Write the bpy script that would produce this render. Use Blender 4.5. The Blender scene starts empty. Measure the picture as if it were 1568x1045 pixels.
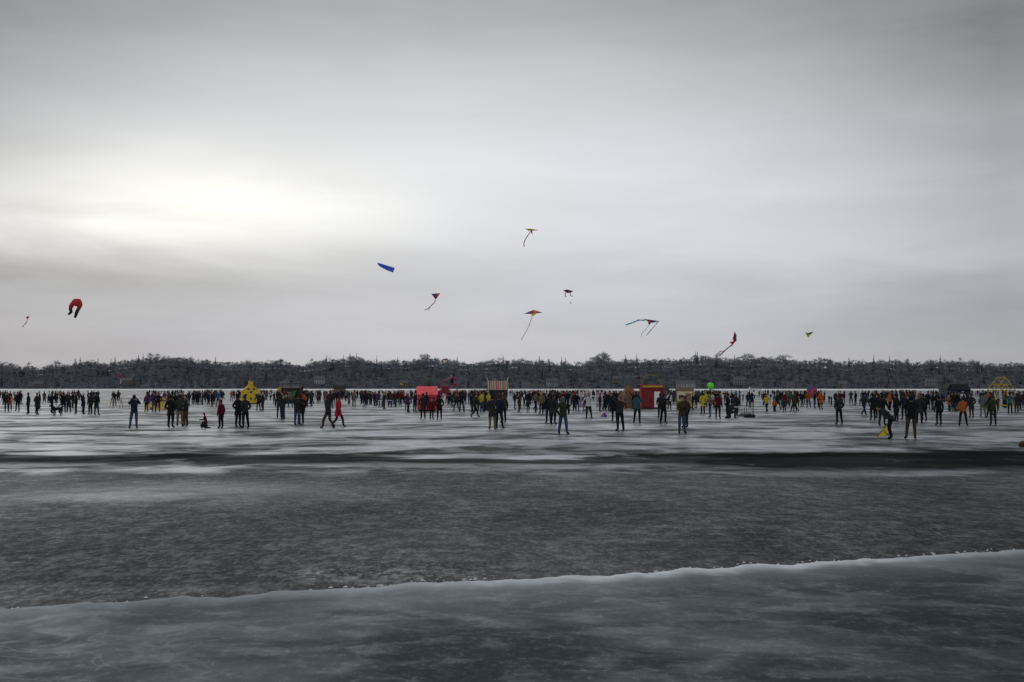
import bpy, bmesh, math, random
import numpy as np
from mathutils import Vector, Matrix, noise as mnoise
random.seed(7); rng=np.random.default_rng(7)
scene=bpy.context.scene
C=scene.collection
F=2178.0; CAMH=2.1
scene.view_settings.view_transform='Standard'
scene.view_settings.look='None'
scene.view_settings.exposure=0

# ---------------------------------------------------------------- node helper
class S:
    def __init__(s,nt,k): s.nt=nt; s.k=k
    def m(s,op,*a,clamp=False):
        n=s.nt.nodes.new('ShaderNodeMath'); n.operation=op; n.use_clamp=clamp
        for i,v in enumerate((s,)+a):
            if isinstance(v,S): s.nt.links.new(v.k,n.inputs[i])
            else: n.inputs[i].default_value=v
        return S(s.nt,n.outputs[0])
    def __add__(s,o): return s.m('ADD',o)
    def __radd__(s,o): return s.m('ADD',o)
    def __sub__(s,o): return s.m('SUBTRACT',o)
    def __rsub__(s,o): return (s*-1.0)+o
    def __mul__(s,o): return s.m('MULTIPLY',o)
    def __rmul__(s,o): return s.m('MULTIPLY',o)
    def clamp(s): return s.m('ADD',0.0,clamp=True)
    def ss(s,a,b,lo=0.0,hi=1.0,kind='SMOOTHSTEP'):
        n=s.nt.nodes.new('ShaderNodeMapRange'); n.interpolation_type=kind
        s.nt.links.new(s.k,n.inputs[0])
        for i,v in enumerate((a,b,lo,hi)): n.inputs[i+1].default_value=v
        return S(s.nt,n.outputs[0])
def gauss(x,c,w):
    t=(x-c)*(1.0/w)
    return (t*t*-1.0).m('EXPONENT')
def comb(nt,x,y,z=0.0):
    n=nt.nodes.new('ShaderNodeCombineXYZ')
    for i,v in enumerate((x,y,z)):
        if isinstance(v,S): nt.links.new(v.k,n.inputs[i])
        else: n.inputs[i].default_value=v
    return n.outputs[0]
def nz(nt,vec,scale,detail=4,rough=.5,dist=0.0):
    n=nt.nodes.new('ShaderNodeTexNoise'); n.inputs['Scale'].default_value=scale
    n.inputs['Detail'].default_value=detail; n.inputs['Roughness'].default_value=rough
    n.inputs['Distortion'].default_value=dist
    nt.links.new(vec,n.inputs['Vector']); return S(nt,n.outputs[0])
def ramp(nt,f,stops):
    n=nt.nodes.new('ShaderNodeValToRGB'); e=n.color_ramp.elements
    while len(e)<len(stops): e.new(0.5)
    for q,(p,c) in zip(e,stops):
        q.position=p; q.color=(c,c,c,1) if not isinstance(c,tuple) else (*c,1)
    nt.links.new(f.k,n.inputs[0]); return n
def mixc(nt,f,a,b):
    n=nt.nodes.new('ShaderNodeMix'); n.data_type='RGBA'
    if isinstance(f,S): nt.links.new(f.k,n.inputs[0])
    else: n.inputs[0].default_value=f
    for i,v in ((6,a),(7,b)):
        if isinstance(v,tuple): n.inputs[i].default_value=(*v,1)
        else: nt.links.new(v,n.inputs[i])
    return n.outputs[2]

# ---------------------------------------------------------------- world (overcast sky)
w=bpy.data.worlds.new("World"); scene.world=w; w.use_nodes=True
nt=w.node_tree; nt.nodes.clear()
SUN_EL=math.radians(28); SUN_AZ=math.radians(-32)   # behind the cloud gap on the left
sky=nt.nodes.new('ShaderNodeTexSky'); sky.sky_type='NISHITA'; sky.sun_disc=False
sky.sun_elevation=SUN_EL; sky.sun_rotation=SUN_AZ
bg1=nt.nodes.new('ShaderNodeBackground'); nt.links.new(sky.outputs[0],bg1.inputs[0]); bg1.inputs[1].default_value=0.07
tc=nt.nodes.new('ShaderNodeTexCoord'); sp=nt.nodes.new('ShaderNodeSeparateXYZ')
nt.links.new(tc.outputs['Generated'],sp.inputs[0])
X,Y,Z=[S(nt,sp.outputs[i]) for i in range(3)]
DEG=57.29578
az=X.m('ARCTAN2',Y)*DEG
el=Z.m('ARCSINE')*DEG
warp=(nz(nt,comb(nt,az*0.05,el*0.15,0.3),1.0,2,.5)-0.5)
warp2=(nz(nt,comb(nt,az*0.10,el*0.50,4.0),1.0,4,.55,.3)-0.5)
ew=el+warp*3.4+warp2*1.2+az*0.035
prof=ramp(nt,ew.ss(0,30,kind='LINEAR'),[(0.0,.565),(0.08,.575),(0.17,.62),(0.235,.73),(0.30,.79),(0.37,.71),(0.45,.51),(0.54,.40),(0.75,.44),(1.0,.48)])
L=S(nt,prof.outputs[0])
side=((az+1.5)*(az+1.5)).ss(0,420,0.0,1.0,kind='LINEAR')
back=Y.ss(-.2,.5,0,1)
fall=(side*(el.ss(0,15,.28,.52))*back*-1.0)+1.0
blob=gauss(az+warp2*9.0,-11.5,7.6)*gauss(el+warp*3.5+warp2*2.6+az*.06,6.9,2.0)*0.35
blob2=gauss(az,-21,9)*gauss(el+warp*2.5+warp2*2.4,6.5,1.6)*0.29
lowR=gauss(az,14,7)*gauss(el+warp2*3.0,5.3,1.0)*0.07
lowL=gauss(az,-15,9)*gauss(el+warp*2.0+warp2*1.5,4.3,.9)*-0.06
streak=warp2*0.20+warp*0.08
lum=L*fall+blob+blob2+lowR+lowL+streak
lum=lum.m('MAXIMUM',0.05)
warm=(gauss(az,-13,11)*gauss(el,7.0,3.2)).clamp()
t0=mixc(nt,el.ss(3,14),(0.955,0.965,1.045),(0.965,1.0,1.02))
tint=mixc(nt,warm,t0,(1.0,0.985,0.925))
vm=nt.nodes.new('ShaderNodeVectorMath'); vm.operation='SCALE'
nt.links.new(tint,vm.inputs[0]); nt.links.new(lum.k,vm.inputs['Scale'])
bg2=nt.nodes.new('ShaderNodeBackground'); nt.links.new(vm.outputs[0],bg2.inputs[0]); bg2.inputs[1].default_value=1.0
ms=nt.nodes.new('ShaderNodeMixShader'); ms.inputs[0].default_value=0.95
nt.links.new(bg1.outputs[0],ms.inputs[1]); nt.links.new(bg2.outputs[0],ms.inputs[2])
wo=nt.nodes.new('ShaderNodeOutputWorld'); nt.links.new(ms.outputs[0],wo.inputs[0])

sl=bpy.data.lights.new('sun','SUN'); sl.energy=0.5; sl.angle=math.radians(25); sl.color=(1,.96,.9)
so=bpy.data.objects.new('sun',sl); C.objects.link(so)
d=Vector((math.sin(SUN_AZ)*math.cos(SUN_EL),math.cos(SUN_AZ)*math.cos(SUN_EL),math.sin(SUN_EL)))
so.rotation_euler=d.to_track_quat('Z','Y').to_euler(); so.location=(0,0,50)

# ---------------------------------------------------------------- materials
def mat(name,col,rough=.8,var=.25,scale=6.0,spec=.3):
    m=bpy.data.materials.new(name); m.use_nodes=True; nt=m.node_tree
    b=nt.nodes['Principled BSDF']; b.inputs['Roughness'].default_value=rough
    b.inputs['Specular IOR Level'].default_value=spec
    tc=nt.nodes.new('ShaderNodeTexCoord')
    n=nz(nt,tc.outputs['Object'],scale,1,.6)
    a=tuple(c*(1-var) for c in col); bb=tuple(min(1,c*(1+var)) for c in col)
    nt.links.new(mixc(nt,n.ss(.3,.7),a,bb),b.inputs['Base Color'])
    return m
def patchwork(name,cols,scale,rough=.8):
    m=bpy.data.materials.new(name); m.use_nodes=True; nt=m.node_tree
    b=nt.nodes['Principled BSDF']; b.inputs['Roughness'].default_value=rough
    tc=nt.nodes.new('ShaderNodeTexCoord'); v=nt.nodes.new('ShaderNodeTexVoronoi'); v.inputs['Scale'].default_value=scale; v.inputs['Randomness'].default_value=.35
    nt.links.new(tc.outputs['Object'],v.inputs['Vector']); sp=nt.nodes.new('ShaderNodeSeparateXYZ'); nt.links.new(v.outputs['Color'],sp.inputs[0])
    r=ramp(nt,S(nt,sp.outputs[0]),[(i/len(cols),c) for i,c in enumerate(cols)]); r.color_ramp.interpolation='CONSTANT'
    nt.links.new(r.outputs[0],b.inputs['Base Color']); return m
def striped(name,cols,axis,freq,rough=.8):
    m=bpy.data.materials.new(name); m.use_nodes=True; nt=m.node_tree
    b=nt.nodes['Principled BSDF']; b.inputs['Roughness'].default_value=rough
    tc=nt.nodes.new('ShaderNodeTexCoord'); sp=nt.nodes.new('ShaderNodeSeparateXYZ'); nt.links.new(tc.outputs['Object'],sp.inputs[0])
    t=(S(nt,sp.outputs[axis])*freq+50.0).m('FRACT')
    r=ramp(nt,t,[(i/len(cols),c) for i,c in enumerate(cols)]); r.color_ramp.interpolation='CONSTANT'
    nt.links.new(r.outputs[0],b.inputs['Base Color']); return m

# --- ice
def ice_mat():
    m=bpy.data.materials.new('lake_ice'); m.use_nodes=True; nt=m.node_tree; nt.nodes.clear()
    tc=nt.nodes.new('ShaderNodeTexCoord'); sp=nt.nodes.new('ShaderNodeSeparateXYZ'); nt.links.new(tc.outputs['Object'],sp.inputs[0])
    X,Y=S(nt,sp.outputs[0]),S(nt,sp.outputs[1])
    big=nz(nt,comb(nt,X*0.10,Y*0.09),1.0,2,.5)
    mid=nz(nt,comb(nt,X*0.42,Y*0.30,2.0),1.0,5,.6,.4)
    fine=nz(nt,comb(nt,X*2.8,Y*1.5,5.0),1.0,4,.8)
    grit=nz(nt,comb(nt,X*13,Y*4.2,5.0),1.0,2,.8)
    wet=nz(nt,comb(nt,X*0.17,Y*0.13,9.0),1.0,5,.6,.4)
    far=(Y+(mid-.5)*6.0+X*0.05).ss(34,36.5)
    farfar=Y.ss(45,110)
    band=gauss(Y+(mid-.5)*5.0+(wet-.5)*14,42.0,2.8)
    bandR=(gauss(Y+(mid-.5)*7.0+(wet-.5)*7-X*.12,40.6,5.2)*(X+(wet-.5)*8).ss(2,8)).ss(.10,.60)
    bandL=(gauss(Y+(wet-.5)*6.0+(mid-.5)*2,43.5,1.9)*X.ss(-2,-6,kind='LINEAR')).ss(.15,.6)
    band=(band.ss(.25,.75)*.92).m('MAXIMUM',bandR*(mid.ss(.62,.74)*-.5+1.0)).m('MAXIMUM',bandL*.85).clamp()
    strk=wet.ss(.45,.55)
    strk2=mid.ss(.43,.57)
    gf_far=strk*0.34+strk2*0.20+0.07+farfar*0.06
    gf_far=gf_far*(band*-0.95+1.0)
    patch=gauss(X+(mid-.5)*5,-6.6,2.8)*gauss(Y+(mid-.5)*6,29,2.6)
    patch2=gauss(X+(mid-.5)*3,-1.6,1.2)*gauss(Y+(mid-.5)*2,16.2,.8)
    speck=(fine.ss(.42,.68)*.55+grit.ss(.46,.70)*.45)
    gf_near=speck*0.13+0.04+big.ss(.4,.6)*0.035+patch*0.19+Y.ss(15,33)*0.035
    gf_near=gf_near*(mid.ss(.35,.65)*.45+.72)
    mx=nt.nodes.new('ShaderNodeMix'); nt.links.new(far.k,mx.inputs[0]); nt.links.new(gf_near.k,mx.inputs[2]); nt.links.new(gf_far.k,mx.inputs[3])
    gf=S(nt,mx.outputs[0])
    dif=nt.nodes.new('ShaderNodeBsdfDiffuse')
    dcol=mixc(nt,speck*(band*-1.0+1.0)*(mid.ss(.3,.7)*.45+.5),(0.026,0.028,0.030),(0.130,0.133,0.132))
    dcol=mixc(nt,(patch2.clamp()*speck)*.8,dcol,(0.42,0.42,0.40))
    dcol=mixc(nt,band,dcol,(0.014,0.016,0.017))
    nt.links.new(dcol,dif.inputs[0])
    gl=nt.nodes.new('ShaderNodeBsdfGlossy'); gl.inputs[0].default_value=(.94,.96,1,1)
    gl.inputs['Roughness'].default_value=.34
    ms=nt.nodes.new('ShaderNodeMixShader'); nt.links.new(gf.clamp().k,ms.inputs[0]); nt.links.new(dif.outputs[0],ms.inputs[1]); nt.links.new(gl.outputs[0],ms.inputs[2])
    o=nt.nodes.new('ShaderNodeOutputMaterial'); nt.links.new(ms.outputs[0],o.inputs[0]); return m
def ledge_mat():
    m=bpy.data.materials.new('blue_ice'); m.use_nodes=True; nt=m.node_tree; nt.nodes.clear()
    tc=nt.nodes.new('ShaderNodeTexCoord'); sp=nt.nodes.new('ShaderNodeSeparateXYZ'); nt.links.new(tc.outputs['Object'],sp.inputs[0])
    X,Y=S(nt,sp.outputs[0]),S(nt,sp.outputs[1])
    at_=nt.nodes.new('ShaderNodeAttribute'); at_.attribute_name='edge'; e=S(nt,at_.outputs['Fac'])   # metres behind the broken edge
    big=nz(nt,comb(nt,X*0.40,Y*0.50),1.0,4,.55,.5)
    mid=nz(nt,comb(nt,X*2.0,Y*1.9,3),1.0,5,.62,.5)
    fine=nz(nt,comb(nt,X*14,Y*7,3),1.0,3,.75)
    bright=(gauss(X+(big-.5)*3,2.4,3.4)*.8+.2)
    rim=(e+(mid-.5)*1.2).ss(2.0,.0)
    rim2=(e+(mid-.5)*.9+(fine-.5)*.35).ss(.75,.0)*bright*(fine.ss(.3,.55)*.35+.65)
    foot=nz(nt,comb(nt,X*1.5+.4,Y*1.3,8),1.0,2,.4,.9)
    area=(X.ss(-4.5,-.8,1,0))*(e.ss(1.2,2.2,0,1))
    fp=foot.ss(.55,.59)*area
    ring=gauss(foot,.545,.014)*area
    near=e.ss(1.0,5.0,1.0,.52)  # ice colour darkens toward the camera, a vignette painted in
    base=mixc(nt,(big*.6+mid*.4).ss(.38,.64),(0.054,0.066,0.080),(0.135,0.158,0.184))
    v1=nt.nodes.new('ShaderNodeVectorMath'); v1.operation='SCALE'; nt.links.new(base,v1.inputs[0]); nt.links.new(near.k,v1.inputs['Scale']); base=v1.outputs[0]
    base=mixc(nt,fine.ss(.52,.72)*mid.ss(.4,.6)*.4,base,(0.22,0.24,0.27))
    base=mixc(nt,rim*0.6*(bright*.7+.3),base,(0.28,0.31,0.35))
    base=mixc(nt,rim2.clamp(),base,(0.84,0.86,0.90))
    base=mixc(nt,fp*.6,base,(0.035,0.045,0.055))
    base=mixc(nt,ring*.4,base,(0.34,0.37,0.40))
    dif=nt.nodes.new('ShaderNodeBsdfDiffuse'); nt.links.new(base,dif.inputs[0])
    gl=nt.nodes.new('ShaderNodeBsdfGlossy'); gl.inputs[0].default_value=(.88,.95,1,1); gl.inputs['Roughness'].default_value=.3
    gf=big.ss(.4,.65)*.06+mid.ss(.46,.70)*.08+fine.ss(.45,.8)*.06+.035
    bp=nt.nodes.new('ShaderNodeBump'); bp.inputs['Strength'].default_value=.7; bp.inputs['Distance'].default_value=.05
    nt.links.new(mid.k,bp.inputs['Height'])
    nt.links.new(bp.outputs[0],dif.inputs['Normal']); 
    ms=nt.nodes.new('ShaderNodeMixShader'); nt.links.new(gf.clamp().k,ms.inputs[0]); nt.links.new(dif.outputs[0],ms.inputs[1]); nt.links.new(gl.outputs[0],ms.inputs[2])
    o=nt.nodes.new('ShaderNodeOutputMaterial'); nt.links.new(ms.outputs[0],o.inputs[0]); return m

# ---------------------------------------------------------------- mesh helpers
def mobj(name,vs,fs,m,parent=None,loc=(0,0,0),rot=0,smooth=False,mi=None):
    me=bpy.data.meshes.new(name); me.from_pydata([tuple(v) for v in vs],[],fs)
    for q in (m if isinstance(m,(list,tuple)) else [m]): me.materials.append(q)
    if mi: me.polygons.foreach_set('material_index',mi)
    if smooth: me.polygons.foreach_set('use_smooth',[True]*len(fs))
    me.update(); o=bpy.data.objects.new(name,me); C.objects.link(o)
    o.location=loc; o.rotation_euler=(0,0,rot)
    if parent: o.parent=parent
    return o
def empty(name,loc,rot=0):
    e=bpy.data.objects.new(name,None); C.objects.link(e); e.location=loc; e.rotation_euler=(0,0,rot); e.empty_display_size=.2; return e
BF=[(0,3,2,1),(4,5,6,7),(0,1,5,4),(1,2,6,5),(2,3,7,6),(3,0,4,7)]
def box(name,c,s,m,parent=None):
    x,y,z=c; a,b,h=s[0]/2,s[1]/2,s[2]/2
    vs=[(x-a,y-b,z-h),(x+a,y-b,z-h),(x+a,y+b,z-h),(x-a,y+b,z-h),(x-a,y-b,z+h),(x+a,y-b,z+h),(x+a,y+b,z+h),(x-a,y+b,z+h)]
    return mobj(name,vs,BF,m,parent)
def tube_geo(V,Fc,pts,rads,n=6,cap=True):
    pts=[Vector(p) for p in pts]; base=len(V)
    for i,p in enumerate(pts):
        t=(pts[min(i+1,len(pts)-1)]-pts[max(i-1,0)]).normalized()
        a=t.orthogonal().normalized() if i==0 else (pa-t*pa.dot(t)).normalized()
        pa=a; b=t.cross(a)
        for k in range(n):
            th=2*math.pi*k/n; V.append(p+(a*math.cos(th)+b*math.sin(th))*rads[i])
    for i in range(len(pts)-1):
        for k in range(n):
            Fc.append((base+i*n+k,base+i*n+(k+1)%n,base+(i+1)*n+(k+1)%n,base+(i+1)*n+k))
    if cap:
        Fc.append(tuple(base+k for k in reversed(range(n)))); Fc.append(tuple(base+(len(pts)-1)*n+k for k in range(n)))
def bars(name,segs,r,m,parent=None):
    V=[];Fc=[]
    for a,b in segs: tube_geo(V,Fc,[a,b],[r,r],6)
    return mobj(name,V,Fc,m,parent)
def gable(name,w_,d_,z0,h,over,t,m,parent,ridge='x'):
    V=[];Fc=[]
    W=w_/2+over; D=d_/2+over
    for s in (-1,1):
        if ridge=='x':
            q=[(-W,s*D,z0-h*over/(d_/2)),(W,s*D,z0-h*over/(d_/2)),(W,s*0.005,z0+h),(-W,s*0.005,z0+h)]
        else:
            q=[(s*W,-D,z0-h*over/(w_/2)),(s*W,D,z0-h*over/(w_/2)),(s*0.005,D,z0+h),(s*0.005,-D,z0+h)]
        b=len(V); V+= [(a[0],a[1],a[2]+.004) for a in q]+[(a[0],a[1],a[2]+t) for a in q]
        Fc+=[tuple(b+i for i in f) for f in BF]
    return mobj(name,V,Fc,m,parent)
def gable_ends(name,w_,d_,z0,h,m,parent,ridge='x'):
    V=[];Fc=[]
    for s in (-1,1):
        if ridge=='x': V+=[(s*w_/2,-d_/2,z0),(s*w_/2,d_/2,z0),(s*w_/2,0,z0+h)]
        else: V+=[(-w_/2,s*d_/2,z0),(w_/2,s*d_/2,z0),(0,s*d_/2,z0+h)]
    Fc=[(0,1,2),(3,4,5)]
    return mobj(name,V,Fc,m,parent)
def at(b,dist,z=0): return ((b-784)/F*dist,dist,z)     # bearing count -> metres at range
def dist_of(dip): return F*CAMH/(dip-595.0)
def hgt(row,dist): return CAMH+(595-row)/F*dist

# ---------------------------------------------------------------- ground
ice=ice_mat()
mobj('frozen_lake',[(-3500,-400,0),(3500,-400,0),(3500,1505,0),(-3500,1505,0)],[(0,1,2,3)],ice)
V=[];Fc=[]; N=1500; EO=((.0,-.01),(-.02,.03),(-.10,.05),(-.5,.045),(-2.0,.04),(-6,.04),(-60,.04)); EV=[]
def edge_y(x): return 15.35+.43*x+(mnoise.noise(Vector((x*.35,0,1)))*.30+mnoise.noise(Vector((x*2.3,0,4)))*.20+mnoise.noise(Vector((x*7,0,7)))*.13)
for i in range(N+1):
    x=-45+90*i/N
    ye=edge_y(x)
    k=.5+.5*mnoise.noise(Vector((x*1.7,3,0)))
    for (o,z) in EO:
        V.append((x,ye+o,z+(.03*k if z>.02 and o>-1 else 0))); EV.append(-o)
ne=len(EO)
for i in range(N):
    for k in range(ne-1):
        a=i*ne+k; Fc.append((a,a+1,a+1+ne,a+ne))
shelf=mobj('ice_shelf',V,Fc,ledge_mat(),smooth=True)
ea=shelf.data.attributes.new('edge','FLOAT','POINT'); ea.data.foreach_set('value',EV)
crumb=mat('snow_crumbs',(.6,.62,.65),.8,.2)
V=[];Fc=[]
for i in range(1800):
    x=random.uniform(-9,10)
    if mnoise.noise(Vector((x*.6,9,1)))+random.uniform(-.3,.3)<-0.02: continue
    y=edge_y(x)+abs(random.gauss(.0,.22)); r=random.uniform(.006,.020)
    b=len(V); z=.004
    V+=[(x-r*1.6,y,z),(x,y-r,z),(x+r*1.5,y,z),(x,y+r,z),(x+random.uniform(-r,r)*.4,y,z+r*1.1)]
    Fc+=[(b,b+1,b+4),(b+1,b+2,b+4),(b+2,b+3,b+4),(b+3,b,b+4)]
mobj('ice_crumbs',V,Fc,crumb)

# ---------------------------------------------------------------- far shore
tab=[(-1500,33),(-900,36),(-700,30),(-600,34),(-540,27.5),(-509,31),(-478,35),(-464,31.6),(-437,35.7),(-395,39),(-375,38),(-333,33),(-265,34.4),(-237,31.6),(-209,35.7),(-175,38),(-154,35),(-127,33.7),(-92,38),(-58,33),(-17,34.4),(11,35.8),(52,33),(80,33),(101,39),(114,35),(149,36.4),(183,36.4),(218,39.5),(252,37),(287,39),(321,35),(355,35.7),(383,32.3),(417,36.4),(452,32.3),(480,35.7),(540,31.6),(650,35),(900,33),(1500,36)]
tx=np.array([a for a,b in tab]); tz=np.array([b for a,b in tab])
def ridge(x): return np.interp(x,tx,tz)*1.07
def hill_z(x,y):
    t=min(max((y-1500)/125,0),1); t=t*t*(3-2*t)
    return 0.6*min(1,(y-1500)/4)+(ridge(x)-13.0)*t-max(0,y-1632)*.08
hs=mat('hillside_brush',(.068,.073,.084),.95,.4,.15,0)  # grey-blue of distance haze is painted into the hill colour
xs=np.arange(-1500,1501,10.0); ys=[1500,1504,1515,1530,1550,1575,1600,1625,1660,1900]
V=[(x,y,hill_z(x,y)+(rng.normal()*.3 if y>1504 else 0)) for x in xs for y in ys]; n=len(ys)
mobj('wooded_hill',V,[(i*n+k,(i+1)*n+k,(i+1)*n+k+1,i*n+k+1) for i in range(len(xs)-1) for k in range(n-1)],hs,smooth=True)
snowb=mat('shore_snow',(.8,.82,.85),.9,.12,.05)
V=[];Fc=[]
for i,x in enumerate(np.arange(-1500,1501,6.0)):
    V+=[(x,1400+rng.uniform(-14,14),.02),(x,1494,1.3+rng.uniform(-.3,.3)),(x,1502,1.6)]
for i in range(len(V)//3-1):
    for k in (0,1): a=i*3+k; Fc.append((a,a+3,a+4,a+1))
mobj('snowy_shore',V,Fc,snowb)

houses=[(1050,1512,20,6.5,'white'),(490,1540,11,6,'white'),(845,1530,12,6,'white'),(805,1516,9,4.5,'grey'),(1132,1535,13,6,'grey'),(437,1520,10,5,'grey'),(196,1535,12,5,'brown'),(745,1514,9,4,'brown'),(1425,1530,12,6,'grey'),(1290,1520,10,5,'brown'),(620,1525,9,5,'brown'),(60,1520,9,5,'brown'),(1210,1516,8,4,'grey'),(945,1545,10,5,'brown')]
hm={'white':mat('pale_siding',(.32,.33,.36),.8,.1,.5),'grey':mat('grey_siding',(.19,.195,.21),.8,.1,.5),'brown':mat('brown_siding',(.14,.115,.11),.8,.1,.5)}  # pale and grey siding have a slight haze blue painted in
roofm=mat('shingle_roof',(.11,.115,.13),.9,.2,1); win=mat('window_glass',(.02,.022,.025),.2,.1,1,.5); trim=mat('white_trim',(.45,.46,.48),.7,.05,1)
hx=[]
for (b,y,wd,h,c) in houses:
    p=at(b,y); z=hill_z(p[0],y)-.3; hx.append((p[0],y,wd/2+.5))
    e=empty('house',(p[0],y,z),rng.uniform(-.3,.3))
    box('walls',(0,0,h/2),(wd,8,h),hm[c],e)
    gable_ends('gable_walls',wd,8,h,3,hm[c],e); gable('roof',wd,8,h,3,.5,.25,roofm,e)
    nw=max(3,int(wd/2.6))
    for fl in range(2 if h>5 else 1):
        for k in range(nw):
            xx=-wd/2+wd*(k+.5)/nw
            box('window_%d_%d'%(fl,k),(xx,-4.03,1.6+fl*2.9),(1.2,.08,1.5),win,e)
            box('sill_%d_%d'%(fl,k),(xx,-4.06,.78+fl*2.9),(1.4,.12,.12),trim,e)
    box('chimney',(wd*.25,1,h+3),(1,1,2.6),roofm,e)

# trees (one mesh): bare rounded crowns made of many fine upswept twigs, understorey brush, some conifers
def decid(seed,h=15,per=26,low=.16,wmin=.05,wmax=.13):
    r=random.Random(seed); tris=[]
    def quad(a,b,w0,w1):
        a=Vector(a); b=Vector(b); t=(b-a).normalized(); s=t.cross(Vector((r.uniform(-.5,.5),1,0))).normalized()
        tris.append([a-s*w0,a+s*w0,b+s*w1,b-s*w1])
    quad((0,0,-1),(0,0,h*.55),.28,.15)
    spread=r.uniform(.22,.36); lobes=[]
    for i in range(r.randint(7,10)):
        th=r.uniform(0,6.28); z=h*r.uniform(low+.05,.78); R=h*spread*(1.1-abs(z/h-.45)*1.3)*r.uniform(.3,1)
        c=Vector((math.cos(th)*R,math.sin(th)*R,z)); rad=h*r.uniform(.12,.19); lobes.append((c,rad)); quad((0,0,z*.5),c,.13,.06)
    lobes.append((Vector((0,0,h*.80)),h*.15))
    for c,rad in lobes:
        for j in range(per):
            v=Vector((r.gauss(0,1),r.gauss(0,1),r.gauss(0,1))).normalized()
            a=c+v*rad*r.uniform(.0,.85)
            u=(v+Vector((r.gauss(0,.5),0,.8+r.gauss(0,.4)))).normalized()
            b=a+u*rad*r.uniform(.35,.75); wq=r.uniform(wmin,wmax)
            quad(a,b,wq,wq*.3)
    return np.array([[tuple(v) for v in t] for t in tris])
def conif(seed,h=17):
    r=random.Random(seed); tris=[]
    tris.append([Vector((-.2,0,-1)),Vector((.2,0,-1)),Vector((.05,0,h)),Vector((-.05,0,h))])
    for i in range(110):
        z=h*(.06+.92*r.random()**1.0); R=(1-z/h)*h*.20+.25; th=r.uniform(0,6.28); R*=r.uniform(.6,1.15)
        a=Vector((0,0,z)); b=Vector((math.cos(th)*R,math.sin(th)*R,z-R*.35)); s=Vector((-math.sin(th),math.cos(th),0))*R*.25+Vector((0,0,.25))
        tris.append([a+Vector((0,0,.4)),b+s,b*1.0+Vector((0,0,-.1)),b-s])
    return np.array([[tuple(v) for v in t] for t in tris])
D=[decid(i,per=30,wmin=.06,wmax=.15) for i in range(14)]; DL=[decid(50+i,per=12,wmin=.09,wmax=.22) for i in range(8)]
BR=[decid(90+i,per=9,low=-.02,wmin=.14,wmax=.34) for i in range(5)]; K=[conif(i) for i in range(3)]
chunks=[];tones=[];kinds=[]
def plant(x,y,h,kind,brush=False):
    for (a,b,r) in hx:
        if abs(x-a*(y/b))<r and y<b+5 and random.random()<.7: return
    pool=K if kind else (BR if brush else (D if y>=1600 else DL))
    T=pool[rng.integers(len(pool))]; th=rng.uniform(-.6,.6); c,s=math.cos(th),math.sin(th)
    q=T.copy()*h/(17 if kind else 15); xx=q[...,0]*c-q[...,1]*s; yy=q[...,0]*s+q[...,1]*c
    wsc=rng.uniform(.9,1.5)*(1 if not kind else .8)*(1 if rng.random()<.5 else -1)*(2.0 if brush else 1)
    q=np.stack([xx*wsc+x,yy+y,q[...,2]+hill_z(x,y)],-1)
    tn=rng.random()*.55+(mnoise.noise(Vector((x*.02,y*.05,0)))+.5)*.45
    if brush: tn*=.6
    chunks.append(q); tones.append(np.clip(tn+(rng.random(len(q))-.5)*.25,0,1)); kinds.append(np.full(len(q),1 if kind else 0))
for y,sp_,hh in ((1504,8,7),(1513,8,9),(1525,7.5,10),(1540,7,11),(1558,6,11.5),(1578,5.5,12),(1596,5,11.5),(1610,4.0,11.2),(1620,3.8,11.2),(1630,4,11.5)):
    x=-780
    while x<780:
        x+=sp_*rng.uniform(.4,1.6)
        kind = rng.random()<(.10 if y<1600 else .03)
        cl_=.84+.5*(mnoise.noise(Vector((x*.035,y*.1,5)))+.15)
        plant(x,y+rng.uniform(-5,5),hh*rng.uniform(.74,1.08)*cl_*(1.05 if kind else 1),kind)
for y in (1600,1614,1624,1634):          # understorey along the crest closes the gaps under the crowns
    x=-780
    while x<780:
        x+=3.6*rng.uniform(.6,1.4); plant(x,y+rng.uniform(-4,4),rng.uniform(4.2,7.2),False,True)
for b in (115,123,150,170,176,212,219,330,500,526,536,546,577,609,700,826,860,866,958,975,1065,1068,1098,1125,1300,1338,1362,1440):
    plant(at(b,1622)[0],1622,rng.uniform(13.5,15.5),True)
for b,h in ((925,17),(932,16),(88,15),(230,16),(240,15),(478,14.5),(650,15.5),(655,15),(1195,15),(1205,16),(1390,15),(1100,15),(45,15),(1470,15)):
    plant(at(b,1620)[0],1620,h,False)
Q=np.concatenate(chunks); TN=np.concatenate(tones); KD=np.concatenate(kinds); nf=len(Q)
me=bpy.data.meshes.new('distant_trees'); me.vertices.add(nf*4); me.vertices.foreach_set('co',Q.reshape(-1).astype(np.float32))
me.loops.add(nf*4); me.loops.foreach_set('vertex_index',np.arange(nf*4,dtype=np.int32))
me.polygons.add(nf); me.polygons.foreach_set('loop_start',np.arange(0,nf*4,4,dtype=np.int32))
me.update(calc_edges=True)
at_=me.attributes.new('tone','FLOAT','FACE'); at_.data.foreach_set('value',TN.astype(np.float32))
tm=bpy.data.materials.new('bare_branches'); tm.use_nodes=True; nt=tm.node_tree; b=nt.nodes['Principled BSDF']; b.inputs['Roughness'].default_value=1; b.inputs['Specular IOR Level'].default_value=0
a=nt.nodes.new('ShaderNodeAttribute'); a.attribute_name='tone'
nt.links.new(mixc(nt,S(nt,a.outputs['Fac']),(.095,.105,.128),(.290,.298,.330)),b.inputs['Base Color'])  # aerial haze painted in: branch colours lightened toward blue-grey
cm=mat('conifer_needles',(.060,.074,.084),1,.2,.3,0)  # needle colour includes painted blue-grey haze
me.materials.append(tm); me.materials.append(cm); me.polygons.foreach_set('material_index',KD.astype(np.int32))
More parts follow.
